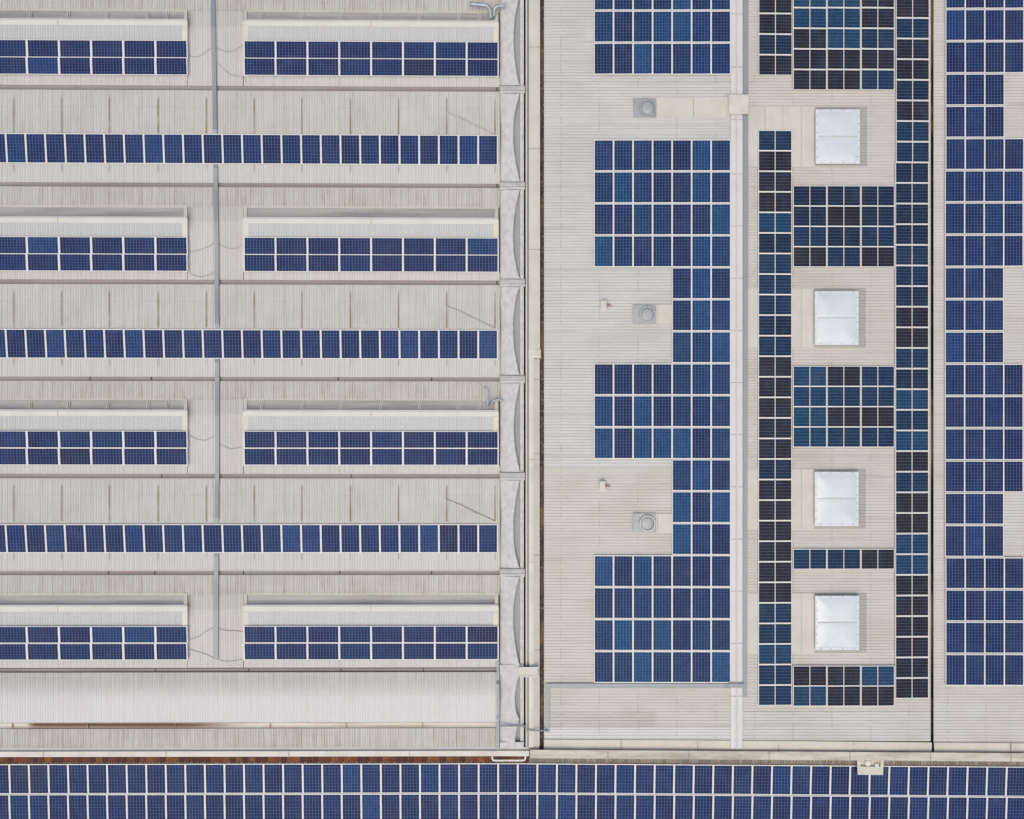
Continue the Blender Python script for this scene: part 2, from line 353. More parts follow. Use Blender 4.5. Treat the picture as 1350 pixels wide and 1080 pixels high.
# ------------------------------------------------------------------ ridged hall on the left
X0, X1 = -260, 659
hall = thing('factory_hall', 'wide factory hall with pale ridged roof, grey valley gutters and long raised clerestory strips', 'building', P(300, 500, -9))
GUT = [-10, 118, 245, 373, 500, 628, 755, 883]
def zA(l):                                 # height over a single-row bay, l = px below its gutter
    return 0.02+0.28*(l-3)/57 if l < 60 else 0.30-0.28*(l-60)/64.5
def zB(l):                                 # between the clerestory bays
    return 0.02+0.24*(l-3)/45 if l < 48 else 0.26-0.24*(l-48)/76.5
def bay_b(g0, wt, wb, cb, pt, nxt):
    """one clerestory bay: g0 gutter, wt..wb glazing, cb end of cap, pt top of panels"""
    link('roof_slope', sheet_x(X0, X1, [(g0+3, 0.02), (wt-1, zB(wt-1-g0))], L, g0), M['roof_nb'], hall)
    for a, b in ((X0, 247), (321, 657)):
        pass
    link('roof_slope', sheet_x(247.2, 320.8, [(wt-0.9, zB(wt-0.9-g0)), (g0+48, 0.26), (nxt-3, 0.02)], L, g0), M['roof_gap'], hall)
    zt = 0.40; ze = 0.15
    for a, b in ((X0, 247), (321, 657)):
        zs = lambda y: zt+(ze-zt)*(y-wb-3)/(pt+47-wb-3)
        mon = link('roof_monitor', sheet_x(a, b, [(cb-1, zs(cb-1)), (pt+47, zs(pt+47))], L, g0), M['roof_monitor'], hall)
        link('glazing', grid_bm([[L(x, wt, 0.17), L(x, (wt+wb)/2, 0.20), L(x, wb+1, 0.31)] for x in lin(a+3 if a > 0 else a, b-4, 40)]), M['glaze'], mon)
        link('ridge_cap', loft([[L(x, wb, 0.29), L(x, wb, zt+0.02), L(x, wb+2.6, zt+0.055), L(x, wb+2.9, zt+0.05), L(x, cb, zs(cb)+0.03), L(x, cb, zs(cb)-0.05)] for x in lin(a, b, 60)]), M['cap'], mon)
        link('sill_flashing', strip_h(lin(a, b, 60), wt-3.2, wt, zB(wt-3-g0)-0.1, zB(wt-3-g0)+0.008, L), M['beige'], mon)
        for xe in ((b-4.5,) if a < 0 else (a, b-4.5)):
            link('end_cheek', loft([[L(xe, wt-3, 0.05), L(xe, wt-3, 0.20), L(xe, wb+2, zt+0.0), L(xe, wb+2, 0.05)], [L(xe+4.5, wt-3, 0.05), L(xe+4.5, wt-3, 0.18), L(xe+4.5, wb+2, zt-0.03), L(xe+4.5, wb+2, 0.05)]]), M['beige'], mon)
        for xe in ((b-6.5, b+0.2),) if a < 0 else ((a-0.2, a+6.5), (b-6.5, b+0.2)):
            link('end_trim', loft([[L(xe[0], cb+.3, zs(cb)-0.12), L(xe[0], cb+.3, zs(cb)+0.034), L(xe[1], cb+.3, zs(cb)+0.034), L(xe[1], cb+.3, zs(cb)-0.12)],
                                   [L(xe[0], pt+46, zs(pt+46)-0.12), L(xe[0], pt+46, zs(pt+46)+0.034), L(xe[1], pt+46, zs(pt+46)+0.034), L(xe[1], pt+46, zs(pt+46)-0.12)]]), M['cream'], mon)
        wl = [(b, 0)] if a < 0 else [(a, 0), (b, 0)]
        for xe, _ in wl:
            link('side_wall', loft([[L(xe-0.6, y, 0.0), L(xe-0.6, y, zs(y)-0.0), L(xe+0.6, y, zs(y)-0.0), L(xe+0.6, y, 0.0)] for y in (wb+2.2, pt+46)]), M['beige'], mon)
        # glazing bars
        bars = [40, 90, 142, 195, 220] if a < 0 else [345, 398, 450, 502, 553, 605, 632]
        bars = [-220, -170, -117, -65, -12]+bars if a < 0 else bars
        if GUT.index(g0) % 4 in (0, 0) and g0 in (-10, 500):
            for x in bars:
                for q in (0, 2.6):
                    link('glazing_bar', loft([[L(x+q-0.5, wt, 0.16), L(x+q-0.5, wt, 0.20), L(x+q+0.5, wt, 0.20), L(x+q+0.5, wt, 0.16)],
                                              [L(x+q-2-.5, wb, 0.30), L(x+q-2-.5, wb, 0.345), L(x+q-2+.5, wb, 0.345), L(x+q-2+.5, wb, 0.30)]]), M['cap'], mon)
        sx = 76 if a < 0 else 489
        link('cap_joint', loft([[L(sx-.35, wb-.2, zt), L(sx-.35, wb+2.7, zt+0.062), L(sx-.35, cb+.1, zs(cb)+0.036), L(sx-.35, cb+.1, zs(cb)), L(sx-.35, wb-.2, zt-.05)],
                                [L(sx+.35, wb-.2, zt), L(sx+.35, wb+2.7, zt+0.062), L(sx+.35, cb+.1, zs(cb)+0.036), L(sx+.35, cb+.1, zs(cb)), L(sx+.35, wb-.2, zt-.05)]]), M['seam_rust'], mon)
        # strip of roof below the panels
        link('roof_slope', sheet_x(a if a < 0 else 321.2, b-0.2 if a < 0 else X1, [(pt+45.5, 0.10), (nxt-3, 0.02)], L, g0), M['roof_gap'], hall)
    return zt, ze
BAYB = [(-10, 17.5, 27.2, 36, 55.6, 118), (245, 275.3, 287, 295.5, 313.6, 373), (500, 528.5, 540.5, 549, 568.2, 628), (755, 785, 797, 806, 824.3, 883)]
for bb in BAYB: bay_b(*bb)
for g0 in (118, 373, 628):
    link('roof_slope', sheet_x(X0, X1, [(g0+3, 0.02), (g0+60, 0.30)], L, g0), M['roof_n'], hall)
    link('roof_slope', sheet_x(X0, X1, [(g0+60, 0.30), (g0+124.5, 0.02)], L, g0), M['roof_s'], hall)
link('roof_slope', sheet_x(X0, X1, [(-137, 0.02), (-77, 0.30), (-13, 0.02)], L, -137), M['roof_n'], hall)
# southernmost bay
link('roof_slope', sheet_x(X0, X1, [(886, 0.02), (900, 0.13), (910, 0.19), (917, 0.205), (925, 0.18), (952, -0.02)], L, 0), M['roof_fade'], hall)
link('roof_slope', sheet_x(X0, X1, [(960, -0.02), (985, 0.12)], L, 0), M['roof_nb'], hall)
rg = link('valley_gutter', loft([[L(x, 952.2, 0.0), L(x, 953, -0.06), L(x, 956, -0.10), L(x, 959, -0.06), L(x, 959.8, 0.0), L(x, 959.8, -0.15), L(x, 952.2, -0.15)] for x in lin(X0, X1, 20)]), M['rustgutter'], hall)
me = rg.data; uvl = me.uv_layers[0]
for lp in me.loops:
    co = me.vertices[lp.vertex_index].co+root_of(hall); uvl.data[lp.index].uv = (co.x/K+675, 540-co.y/K)
for x in (16, 115.7, 231, 356, 456, 557):
    link('gutter_joint', strip_h([x-.4, x+.4], 952.4, 959.6, -0.2, 0.012, L), M['seam_rust'], rg)
for i, g0 in enumerate(GUT):
    w = 3.0 if g0 < 800 else 2.2
    gt = link('valley_gutter', loft([[L(x, g0-w, 0.015), L(x, g0-w+.6, -0.03), L(x, g0, -0.05), L(x, g0+w-.6, -0.03), L(x, g0+w, 0.015), L(x, g0+w, -0.3), L(x, g0-w, -0.3)] for x in lin(X0, X1, 40)]), M['gutter'], hall)
    js = {118: [655], 245: [655], 373: [655], 500: [118.5, 199.5, 446, 569], 628: [213, 463], 755: [143, 204, 321, 448, 569], 883: [205, 328, 449.7, 558]}.get(g0, [])
    for x in js:
        link('gutter_joint', strip_h([x-.7, x+.7], g0-w+.3, g0+w-.3, -0.2, -0.02, L), M['joint'], gt)
link('outer_wall', box_px(X0, 689, -160, 985, -9, -0.45), M['wallpaint'], hall)

# grey flashing band along the hall's south edge
link('edge_flashing', strip_h(lin(X0, 696, 50), 984.8, 989.6, -0.4, 0.13, B), M['greyband'], hall)
# scalloped parapet along the hall's east side
par = link('parapet', strip_v(lin(-160, 984, 30), 685.8, 690.6, -0.45, 0.30, P, 0.01), M['membrane'], hall)
link('parapet_shelf', strip_v(lin(-160, 984, 60), 675, 685.9, -0.4, 0.12, P), M['shelf'], par)
for g0, g1 in zip(GUT, GUT[1:]+[985]):
    ys = [g0+5.5+(g1-g0-11)*i/56 for i in range(57)]
    amp = random.uniform(8.2, 9.6) if g1 < 985 else 7.0; ex = random.uniform(.66, .86); sk_ = random.uniform(-.12, .12)
    def edge(y):
        q = (y-g0-5.5)/(g1-g0-11)
        if g1 == 985: q = min(1, q*1.5) if q < .66 else (q-.66)/.68+0.02
        return 686.0-amp*math.sin(math.pi*min(1, max(0, q+sk_*q*(1-q)*2)))**ex+random.uniform(-.25, .25)
    pts = []
    for y in ys:
        e = edge(y)
        row = [P(658.8, y, 0.03), P(660.2+random.uniform(-.4, .4), y, 0.16)]
        for q in range(1, 9):
            xq = 660.2+(e-1-660.2)*q/8
            cr = 0.030*mnoise.noise(Vector((xq*0.16, y*0.075, g0)))+0.018*mnoise.noise(Vector((xq*0.4, y*0.3, g0+5)))
            row.append(P(xq, y, 0.16+0.24*(q/8)**0.8+cr))
        pts.append(row+[P(e, y, 0.385), P(e, y, 0.10)])
    link('membrane', grid_bm(pts), M['membrane'], par, True)
for y0, y1 in ((876.5, 889.5), (978.5, 986)):
    link('membrane', loft([[P(x, y0, .1), P(x, y0, z), P(x, y1, z), P(x, y1, .1)] for x, z in ((659, .2), (668, .31), (688, .405), (690.8, .38))]), M['membrane'], par)
for g0 in GUT[:-1]:
    link('membrane_saddle', loft([[P(659, g0-6.5, 0.05), P(659, g0-4.5, 0.36), P(659, g0-1, 0.40), P(659, g0+.3, 0.36), P(659, g0+2, 0.41), P(659, g0+5, 0.36), P(659, g0+6.5, 0.05)],
                                  [P(692, g0-5.5, 0.05), P(692, g0-4.5, 0.42), P(692, g0-1, 0.46), P(692, g0+.3, 0.42), P(692, g0+2, 0.47), P(692, g0+4.6, 0.42), P(692, g0+5.5, 0.05)]]), M['membrane_dark'], par, False)

# ------------------------------------------------------------------ wall between the halls
wl = thing('boundary_wall', 'narrow cream capped wall running between the ridged roof and the flat-pitched roof', 'wall', P(702, 500, -9))
link('wall_body', box_px(694, 711, -160, 989, -9, 0.10), M['wallpaint'], wl)
link('edge_trim', strip_v(lin(-160, 984, 60), 693.0, 694.8, -0.3, 0.26, P), M['cap'], wl)
link('flashing', strip_v(lin(-160, 984, 60), 694.8, 697.4, 0.0, 0.13, P), M['tray'], wl)
cp = link('coping', strip_v(lin(-160, 471, 60), 697.4, 711.9, 0.0, 0.30, P, 0.02), M['beige'], wl)
for y in (62, 196, 329):
    link('coping_joint', strip_v([y-.35, y+.35], 697.6, 711.7, 0.2, 0.327, P), M['seam_rust'], cp)
cp2 = link('raised_coping', strip_v(lin(471, 985, 60), 697.4, 703.6, 0.0, 0.30, P, 0.01), M['cream'], wl)
link('sloped_coping', loft([[P(703.6, y, 0.05), P(703.6, y, 0.24), P(711.5, y, 0.14), P(711.5, y, 0.0)] for y in (473.5, 984)]), M['beige'], wl)
link('coping_end', strip_v([461, 472.5], 696.9, 713, 0.1, 0.345, P, 0.015), M['cream'], wl)
for y in (500.5, 598.5, 732, 857):
    link('coping_joint', loft([[P(703.7, y+q, 0.2), P(703.7, y+q, 0.247), P(711.6, y+q, 0.147), P(711.6, y+q, 0.1)] for q in (-.35, .35)]), M['seam_rust'], cp2)
for y in (606, 741):
    link('coping_joint', strip_v([y-.3, y+.3], 697.5, 703.5, 0.2, 0.316, P), M['seam_rust'], cp2)

# ------------------------------------------------------------------ middle hall
mh = thing('factory_hall', 'factory hall with low pitched roof, white ridge capping and four square domed skylights', 'building', P(971, 450, -9))
ZW = lambda px: 0.05+(px-717)/(971-717)*0.22
ZE = lambda px: 0.27-(px-971)/(1226-971)*0.22
for y0, y1, mt in ((-160, 616.5, 'roof_cool'), (616.7, 958.5, 'roof_warm'), (958.7, 976, 'roof_pale')):
    link('roof_slope', sheet_y(y0, y1, [(717.2, ZW(717)), (968, ZW(968))], P), M[mt], mh)
for y0, y1, mt in ((-160, 938, 'roof_warm'), (938.2, 977.5, 'roof_cool')):
    link('roof_slope', sheet_y(y0, y1, [(974, ZE(974)), (1226.9, ZE(1226.9))], P), M[mt], mh)
M['patch'] = roof_mat('roof_sheet_patch', (0.53, 0.505, 0.465), (0.25, 0.225, 0.185), PY, 'y', 0.42, 0.30, 0.35, None, 0.28, 0.25)
link('roof_patch', sheet_y(939, 958.3, [(724.8, ZW(725)+.008), (864, ZW(864)+.008)], P), M['patch'], mh)
rc = link('ridge_cap', loft([[P(963.5, y, 0.25), P(963.5, y, 0.33), P(968, y, 0.36), P(970.5, y, 0.345), P(971, y, 0.385), P(972.5, y, 0.385), P(973, y, 0.345), P(978.5, y, 0.35), P(979.5, y, 0.32), P(979.5, y, 0.25)] for y in lin(-160, 987, 60)]), M['ridge'], mh)
link('cap_seam', loft([[P(970.7, y, 0.30), P(970.7, y, 0.389), P(971.5, y, 0.389), P(971.5, y, 0.30)] for y in lin(-160, 986.5, 60)]), M['greyband'], rc)
for y in (18.5, 88.5, 158, 229.5, 298, 367, 436, 504.5, 573, 642, 711, 779.5, 848.5, 918):
    link('cap_joint', loft([[P(963.3, y+q, 0.27), P(963.3, y+q, 0.335), P(968, y+q, 0.365), P(979.6, y+q, 0.357), P(979.6, y+q, 0.27)] for q in (-.28, .28)]), M['seam'], rc)
link('eave_gutter', strip_v(lin(-160, 988, 50), 711.9, 719, -0.6, -0.16, P), M['debris'], mh)
link('eave_gutter', strip_v(lin(-160, 977, 50), 1224.5, 1232.8, -0.7, -0.30, P), M['darkgap'], mh)
link('outer_wall', box_px(718.5, 1224, -160, 977, -9, -0.1), M['wallpaint'], mh)
ef = link('edge_flashing', loft([[P(717, 975.2, -.3), P(717, 975.2, 0.115), P(717, 988.5, 0.085), P(717, 988.5, -.3)], [P(971, 976.5, -.3), P(971, 976.5, 0.33), P(971, 988.5+2, 0.10), P(971, 990.5, -.3)], [P(1228.5, 979, -.3), P(1228.5, 979, 0.115), P(1228.5, 991.5, 0.085), P(1228.5, 991.5, -.3)]]), M['beige'], mh)
for x, t in ((819, 0.19), (920, 0.26), (1026.5, 0.26), (1125.5, 0.19)):
    link('flashing_joint', loft([[P(x+q, 976.5+(x-717)*.007, 0.0), P(x+q, 976.5+(x-717)*.007, t+.03), P(x+q, 988.3+(x-717)*.006, 0.12), P(x+q, 988.3+(x-717)*.006, 0.0)] for q in (-.3, .3)]), M['seam'], ef)

# ------------------------------------------------------------------ right hall
rh = thing('factory_hall', 'factory hall at the far right with pale ribbed roof beyond the dark narrow gap', 'building', P(1340, 450, -9))
ZR = lambda px: 0.05+(px-1231)*K*0.03
link('roof_slope', sheet_y(-160, 980, [(1230.8, ZR(1231)), (1660, ZR(1660))], P), M['roof_far'], rh)
link('outer_wall', box_px(1233, 1655, -160, 980, -9, -0.1), M['wallpaint'], rh)
ef = link('edge_flashing', loft([[P(1231.5, 979.2, -.3), P(1231.5, 979.2, 0.115), P(1231.5, 991.6, 0.085), P(1231.5, 991.6, -.3)], [P(1660, 982, -.3), P(1660, 982, 0.62), P(1660, 994, 0.25), P(1660, 994, -.3)]]), M['beige'], rh)
link('flashing_joint', loft([[P(1333+q, 980.3, 0.0), P(1333+q, 980.3, 0.27), P(1333+q, 991.5, 0.16), P(1333+q, 991.5, 0.0)] for q in (-.3, .3)]), M['seam'], ef)

# ------------------------------------------------------------------ low hall along the bottom
lh = thing('factory_hall', 'low factory hall along the bottom with a brown tile strip and two rows of panels', 'building', P(675, 1100, -9))
ZL = lambda py: -0.45-(py-998)*K*0.055
link('roof_slope', sheet_x(X0, 1660, [(1004.5, ZL(1004.5)), (1320, ZL(1320))], B), M['roof_last'], lh)
def ridged(x0, x1, pitch, y0, y1, z, h, mt, name):
    pts, uvs = [], []
    for i in range(int((x1-x0)/pitch)+1):
        for f, dz in ((0, 0), (0.1, h), (0.85, h*.7), (0.97, 0)):
            x = x0+(i+f)*pitch; pts.append([B(x, y0, z+dz), B(x, y1, z+dz-0.06)]); uvs.append([(x, y0), (x, y1)])
    link(name, grid_bm(pts, uvs), mt, lh)
ridged(X0//8.4*8.4, 690, 8.4, 996.2, 1006.2, ZL(1000)+0.03, 0.03, M['tiles'], 'tile_strip')
ridged(697.2, 1660, 4.2, 999, 1006.2, ZL(1000)+0.03, 0.03, M['tiles_grey'], 'sheet_edge')
link('outer_wall', box_px(X0, 1655, 1000, 1320, -9, -2.0), M['wallpaint'], lh)

pw = thing('parapet_wall', 'cream capped parapet wall between the ridged roof and the brown tile strip', 'wall', P(340, 993, -9))
link('wall_body', strip_h(lin(X0, 697, 60), 990.6, 996.4, -9, 0.05, B), M['wallpaint'], pw)
cp = link('coping', strip_h(lin(X0, 697.6, 60), 989.8, 997.0, 0.0, 0.24, B, 0.02), M['cream'], pw)
for x in (57, 219, 380.5, 540):
    link('coping_joint', strip_h([x-.3, x+.3], 989.9, 996.9, 0.1, 0.265, B), M['seam_rust'], cp)
pw2 = thing('parapet_wall', 'stained stone coping wall between the flat-pitched roofs and the bottom panels', 'wall', P(1000, 996, -9))
link('wall_body', strip_h(lin(699, 1660, 60), 989.5, 998.5, -9, 0.1, B), M['wallpaint'], pw2)
cp = link('coping', strip_h(lin(698.6, 1660, 40), 988.4, 999.6, 0.05, 0.30, B, 0.015), M['stone'], pw2)
for x in (801.5, 908, 1014, 1120.5, 1227, 1333):
    link('coping_joint', strip_h([x-.35, x+.35], 988.5, 999.5, 0.2, 0.322, B), M['seam'], cp)

# ------------------------------------------------------------------ solar panels
def ring_bm(w, h, fw, fh, t):
    bm = bmesh.new()
    def rect(a, b, z): return [bm.verts.new((x, y, z)) for x, y in ((-a, -b), (a, -b), (a, b), (-a, b))]
    o0, o1, i1, i0 = rect(w/2, h/2, 0), rect(w/2, h/2, t), rect(w/2-fw, h/2-fh, t), rect(w/2-fw, h/2-fh, 0)
    for a, b in ((o0, o1), (o1, i1), (i1, i0), (i0, o0)):
        for k in range(4): bm.faces.new((a[k], a[(k+1) % 4], b[(k+1) % 4], b[k]))
    bmesh.ops.recalc_face_normals(bm, faces=bm.faces)
    return bm
def mesh_of(name, bm, mat):
    me = bpy.data.meshes.new(name); bm.to_mesh(me); bm.free(); me.materials.append(mat); return me
def cells_bm(w, h, nx, ny, z):
    return grid_bm([[(-w/2, -h/2, z), (-w/2, h/2, z)], [(w/2, -h/2, z), (w/2, h/2, z)]], [[(0, 0), (0, ny)], [(nx, 0), (nx, ny)]])
T = 0.04
def proto(w, h, fw, fh, nx, ny, half=False):
    d = {'frame': mesh_of('frame', ring_bm(w, h, fw, fh, T), M['alu'])}
    if not half:
        d['cells'] = [(0.0, mesh_of('cell_sheet', cells_bm(w-2*fw+.004, h-2*fh+.004, nx, ny, T-.006), M['cells']))]
    else:
        bw = 0.030; cw = (w-2*fw-bw)/2
        me = mesh_of('cell_sheet', cells_bm(cw, h-2*fh+.004, nx, ny, T-.006), M['cells_half'])
        d['cells'] = [(-(cw+bw)/2, me), ((cw+bw)/2, me)]
        bm = bmesh.new()
        for x, y in ((-bw/2-.004, -(h/2-fh)), (bw/2+.004, -(h/2-fh)), (bw/2+.004, h/2-fh), (-bw/2-.004, h/2-fh)): bm.verts.new((x, y, T-.004))
        bm.faces.new(bm.verts); d['bar'] = mesh_of('centre_strip', bm, M['alu'])
    return d
KINDS = {
    'tall_solar_panel': proto(25.5*K, 41.5*K, .038, .048, 6, 10),
    'short_solar_panel': proto(25.6*K, 38.4*K, .042, .040, 6, 9),
    'wide_solar_panel': proto(41.9*K, 22.6*K, .052, .030, 10, 6),
    'split_cell_solar_panel': proto(44.4*K, 26.9*K, .034, .036, 6, 6, True),
}
COL = {'b': (0.0090, 0.0235, 0.084), 'v': (0.0120, 0.0195, 0.072), 'c': (0.0095, 0.033, 0.110), 'd': (0.0165, 0.0185, 0.052), 'g': (0.0175, 0.0230, 0.058),
       'p': (0.0090, 0.0300, 0.090), 'q': (0.0110, 0.0225, 0.074), 'r': (0.0080, 0.0470, 0.128),
       'B': (0.009, 0.042, 0.092), 'M': (0.009, 0.026, 0.060), 'N': (0.010, 0.018, 0.040), 'D': (0.018, 0.015, 0.020)}
WORD = {'b': 'blue', 'v': 'violet blue', 'c': 'bright blue', 'd': 'dull dark', 'g': 'greyish dark', 'p': 'blue', 'q': 'dark blue', 'r': 'bright blue', 'B': 'bright blue', 'M': 'mid blue', 'N': 'dark navy', 'D': 'brownish black'}
PROTO = {}
def panel(kind, loc, rot, code, label, group):
    """the first of a kind is built, every other one is a copy of it and of its parts"""
    base = COL[code]; j = [1+random.uniform(-.10, .10) for _ in range(2)]
    col = (base[0]*j[0], base[1]*j[0]*j[1], base[2]*j[0], 1)
    if kind not in PROTO:
        r = thing(kind, label, 'solar panel', loc, group)
        d = KINDS[kind]; ch = []
        def add(n, me, x=0):
            o = bpy.data.objects.new(n, me); C.objects.link(o); o.parent = r; o.location = (x, 0, 0); ch.append(o)
        add('frame', d['frame'])
        for x, me in d['cells']: add('cell_sheet', me, x)
        if 'bar' in d: add('centre_strip', d['bar'])
        PROTO[kind] = (r, ch)
    else:
        r0, ch0 = PROTO[kind]
        r = r0.copy(); C.objects.link(r); r.location = loc; r['label'] = label; r['group'] = group; ch = []
        for o in ch0:
            c = o.copy(); C.objects.link(c); c.parent = r; ch.append(c)
    r.rotation_euler = rot
    for c in ch:
        if c.name.startswith('cell_sheet'): c.color = col
    return r
ONES = ['', 'first', 'second', 'third', 'fourth', 'fifth', 'sixth', 'seventh', 'eighth', 'ninth', 'tenth', 'eleventh', 'twelfth', 'thirteenth', 'fourteenth', 'fifteenth', 'sixteenth', 'seventeenth', 'eighteenth', 'nineteenth']
def nth(n):
    if n < 20: return ONES[n]
    t, o = divmod(n, 10)
    return ['', '', 'twentieth', 'thirtieth', 'fortieth', 'fiftieth'][t] if o == 0 else ['', '', 'twenty', 'thirty', 'forty', 'fifty'][t]+'-'+ONES[o]
def rc_code():
    return random.choice('bbbbvvvvbvc')
LIFT = 0.07
# tall panels on the west side of the middle hall
aw = -math.atan(0.22/(254*K))
top = ['bvbvcvb', 'bvbccbv', 'vvcbvbb']
rows = ['bbbbvcb', 'bcbvvcv', 'vvbbvvc', 'cbvbvcb', '....vcv', '....vcb', '....bbc', 'vvvvbbb', 'cvcvbbb', 'cvcccvb', '....bcv', '....cvc', '....cbv', 'cvcvvvb', 'vbbbvbb', 'bcbcvbv', 'bbcbbvc']
BLK = [(0, 4, 'seven-wide block below the upper fan'), (4, 7, 'three-wide block beside the middle fan'), (7, 10, 'seven-wide block between the two lower fans'),
       (10, 13, 'three-wide block beside the lowest fan'), (13, 17, 'seven-wide block above the L-shaped tray')]
def mid_panel(r, c, y, code, lab):
    px = 783.2+25.72*c+12.7
    panel('tall_solar_panel', P(px, y, ZW(px)+LIFT), (0, aw, 0), code, lab, 'tall blue panels on the middle hall')
SWAP = str.maketrans('bvc', 'pqr')
top = [q.translate(SWAP) for q in top]; rows = [q.translate(SWAP) for q in rows]
for r in range(3):
    for c in range(7):
        mid_panel(r, c, 35.6+42.3*(r-1), top[r][c], f'{WORD[top[r][c]]} panel, {nth(c+1)} from left, {nth(r+1)} row, topmost seven-wide block')
for n in range(17):
    a, b, nm = [q for q in BLK if q[0] <= n < q[1]][0]
    for c in range(7):
        if rows[n][c] == '.': continue
        cc = c+1 if rows[n][0] != '.' else c-3
        mid_panel(n, c, 185.3+42.13*n+19.9, rows[n][c], f'{WORD[rows[n][c]]} panel, {nth(cc)} from left, {nth(n-a+1)} row, {nm}')
# tall panels on the right hall
ar = -math.atan(0.03)
for k in range(-1, 21):
    for c in range(4):
        if c == 3 and k in (2, 3, 8, 9, 10, 15, 16): continue
        code = 'c' if (k, c) in ((15, 1), (16, 1), (0, 0), (10, 0)) else ('v' if c == 3 and random.random() < .6 else random.choice('bbvbbv'))
        px = 1246.6+25.75*c+12.6-(0.8 if 200 < k*42 < 700 else 0)
        panel('tall_solar_panel', P(px, 12.3+42.48*k+21.2, ZR(px)+LIFT), (0, ar, 0), code,
              f'{WORD[code]} panel, {nth(k+2)} from top in {nth(c+1)} column right of the dark gap', 'tall blue panels on the right hall')
# split-cell panels on the east side of the middle hall
ae = math.atan(0.22/(255*K))
def split(px, y, code, lab):
    panel('split_cell_solar_panel', P(px, y, ZE(px)+LIFT), (0, ae, 0), code, WORD[code]+' panel, '+lab, 'split-cell panels round the skylights')
for i, c in enumerate('DDND'):
    split(1022.0, -8.7+27.2*i+13.4, c, f'{nth(i+1)} from top in short column beside the ridge tray')
for i, c in enumerate('MDDDBNMMMNMDDDDDNDDDDDDMMBMM'):
    split(1021.6, 172.2+27.07*i+13.4, c, f'{nth(i+1)} from top in long column beside the ridge tray')
for i, c in enumerate('DMDDNDMMNNNNMMNDDMNBMBDMDDBBDDDDDD'):
    split(1202.0+(0.8 if i < 8 else 0), 24.4+27.17*(i-1)+13.4, c, f'{nth(i+1)} from top of the column along the dark gap')
for y0, pitch, rr, nm in ((-16.2, 27.15, ('BBD', 'BBD', 'DBM', 'DDD', 'DDM'), 'block above the topmost skylight'),
                          (245.2, 26.8, ('NNN', 'NDN', 'MNM', 'DMD'), 'block below the topmost skylight'),
                          (482.8, 26.75, ('BDM', 'BMM', 'BDD', 'BMM'), 'block below the second skylight'),
                          (723.8, 26.4, ('MMD',), 'single row between the two lowest skylights'),
                          (877.6, 26.6, ('DDB', 'BDD'), 'block below the lowest skylight')):
    for r, s in enumerate(rr):
        for c in range(3):
            row = f'row {ONES[r+1]} of the ' if False else (f'{nth(r+1)} row of the ' if len(rr) > 1 else 'the ')
            split(1067.4+44.75*c, y0+pitch*r+13.3, s[c], f'{nth(c+1)} from left in {row}{nm}')
# short panels, one strip per single-row bay of the ridged hall
aA = math.atan(0.28/(64.5*K))
brightA = {0: {17, 24, 1}, 1: {4, 0, 18, 22}, 2: {3, 9, 10, 22, 18}}
GN = ['topmost', 'middle', 'lowest']
for b, (g0, y) in enumerate(((118, 198.2), (373, 454.4), (628, 710.0))):
    for k in range(26):
        px = 656.3-25.9*k-12.9
        code = 'c' if k in brightA[b] else ('d' if (b, k) == (2, 2) else random.choice('bvbvbb'))
        dy = 3.0/655*(1-(y-118)/590)
        panel('short_solar_panel', L(px, y, zA(y-g0)+LIFT), (aA, 0, -dy), code,
              f'{WORD[code]} short panel, {nth(k+1)} from the parapet in the {GN[b]} single-row strip', 'short panels in the single-row strips')
# wide panels on the clerestory bays
darkB = {(2, 0, 3, 1): 'd', (0, 1, 5, 1): 'd', (1, 1, 1, 0): 'v', (3, 1, 7, 0): 'd', (0, 0, 4, 1): 'c', (1, 0, 4, 0): 'c', (1, 1, 7, 0): 'c', (3, 0, 1, 0): 'c', (3, 0, 2, 0): 'c'}
BN = ['topmost', 'second', 'third', 'lowest']
for b, (g0, wt, wb, cb, pt, nx_) in enumerate(BAYB):
    zs = lambda y: 0.40-0.25*(y-wb-3)/(pt+47-wb-3)
    aB = math.atan(0.25/((pt+47-wb-3)*K))
    for side in (0, 1):
        for k in range(6 if side == 0 else 8):
            px = 247.6-42.35*k-21.1 if side == 0 else 321.6+41.95*k+21
            for r in range(2):
                y = pt+0.7+11.0+22.4*r
                i = k if side == 1 else k
                code = darkB.get((b, side, k, r), random.choice('vvvvbv'))
                dy = 3.0/655*(1-(y-118)/590)
                lab = f'{WORD[code]} wide panel, {nth(k+1)} from cable tray, {"upper" if r == 0 else "lower"} row, {BN[b]} {"left" if side == 0 else "right"} array'
                panel('wide_solar_panel', L(px, y, zs(y)+LIFT), (aB, 0, -dy), code, lab, 'wide panels on the clerestory roofs')
# short panels on the low hall
aL = math.atan(0.055)
bx = {(0, 1): 'g', (0, 2): 'g', (0, 18): 'c', (0, 22): 'c', (1, 19): 'c', (0, 32): 'c', (0, 40): 'c', (1, 32): 'b', (1, 28): 'b', (1, 29): 'c'}
for r in range(2):
    for k in range(53):
        px = -12.6+25.745*k+12.9
        y = 1006.0+19.7+39.8*r
        code = bx.get((r, k), random.choice('bvvbvb'))
        r_ = panel('short_solar_panel', B(px, y, ZL(y)+LIFT), (aL, 0, R(0.1) if px < 675 else -0.0068), code,
              f'{WORD[code]} short panel, {nth(k+1)} from left in the {"upper" if r == 0 else "lower"} row of the bottom roof', 'short panels on the low bottom hall'); r_.scale = (1.012, 1.056, 1)

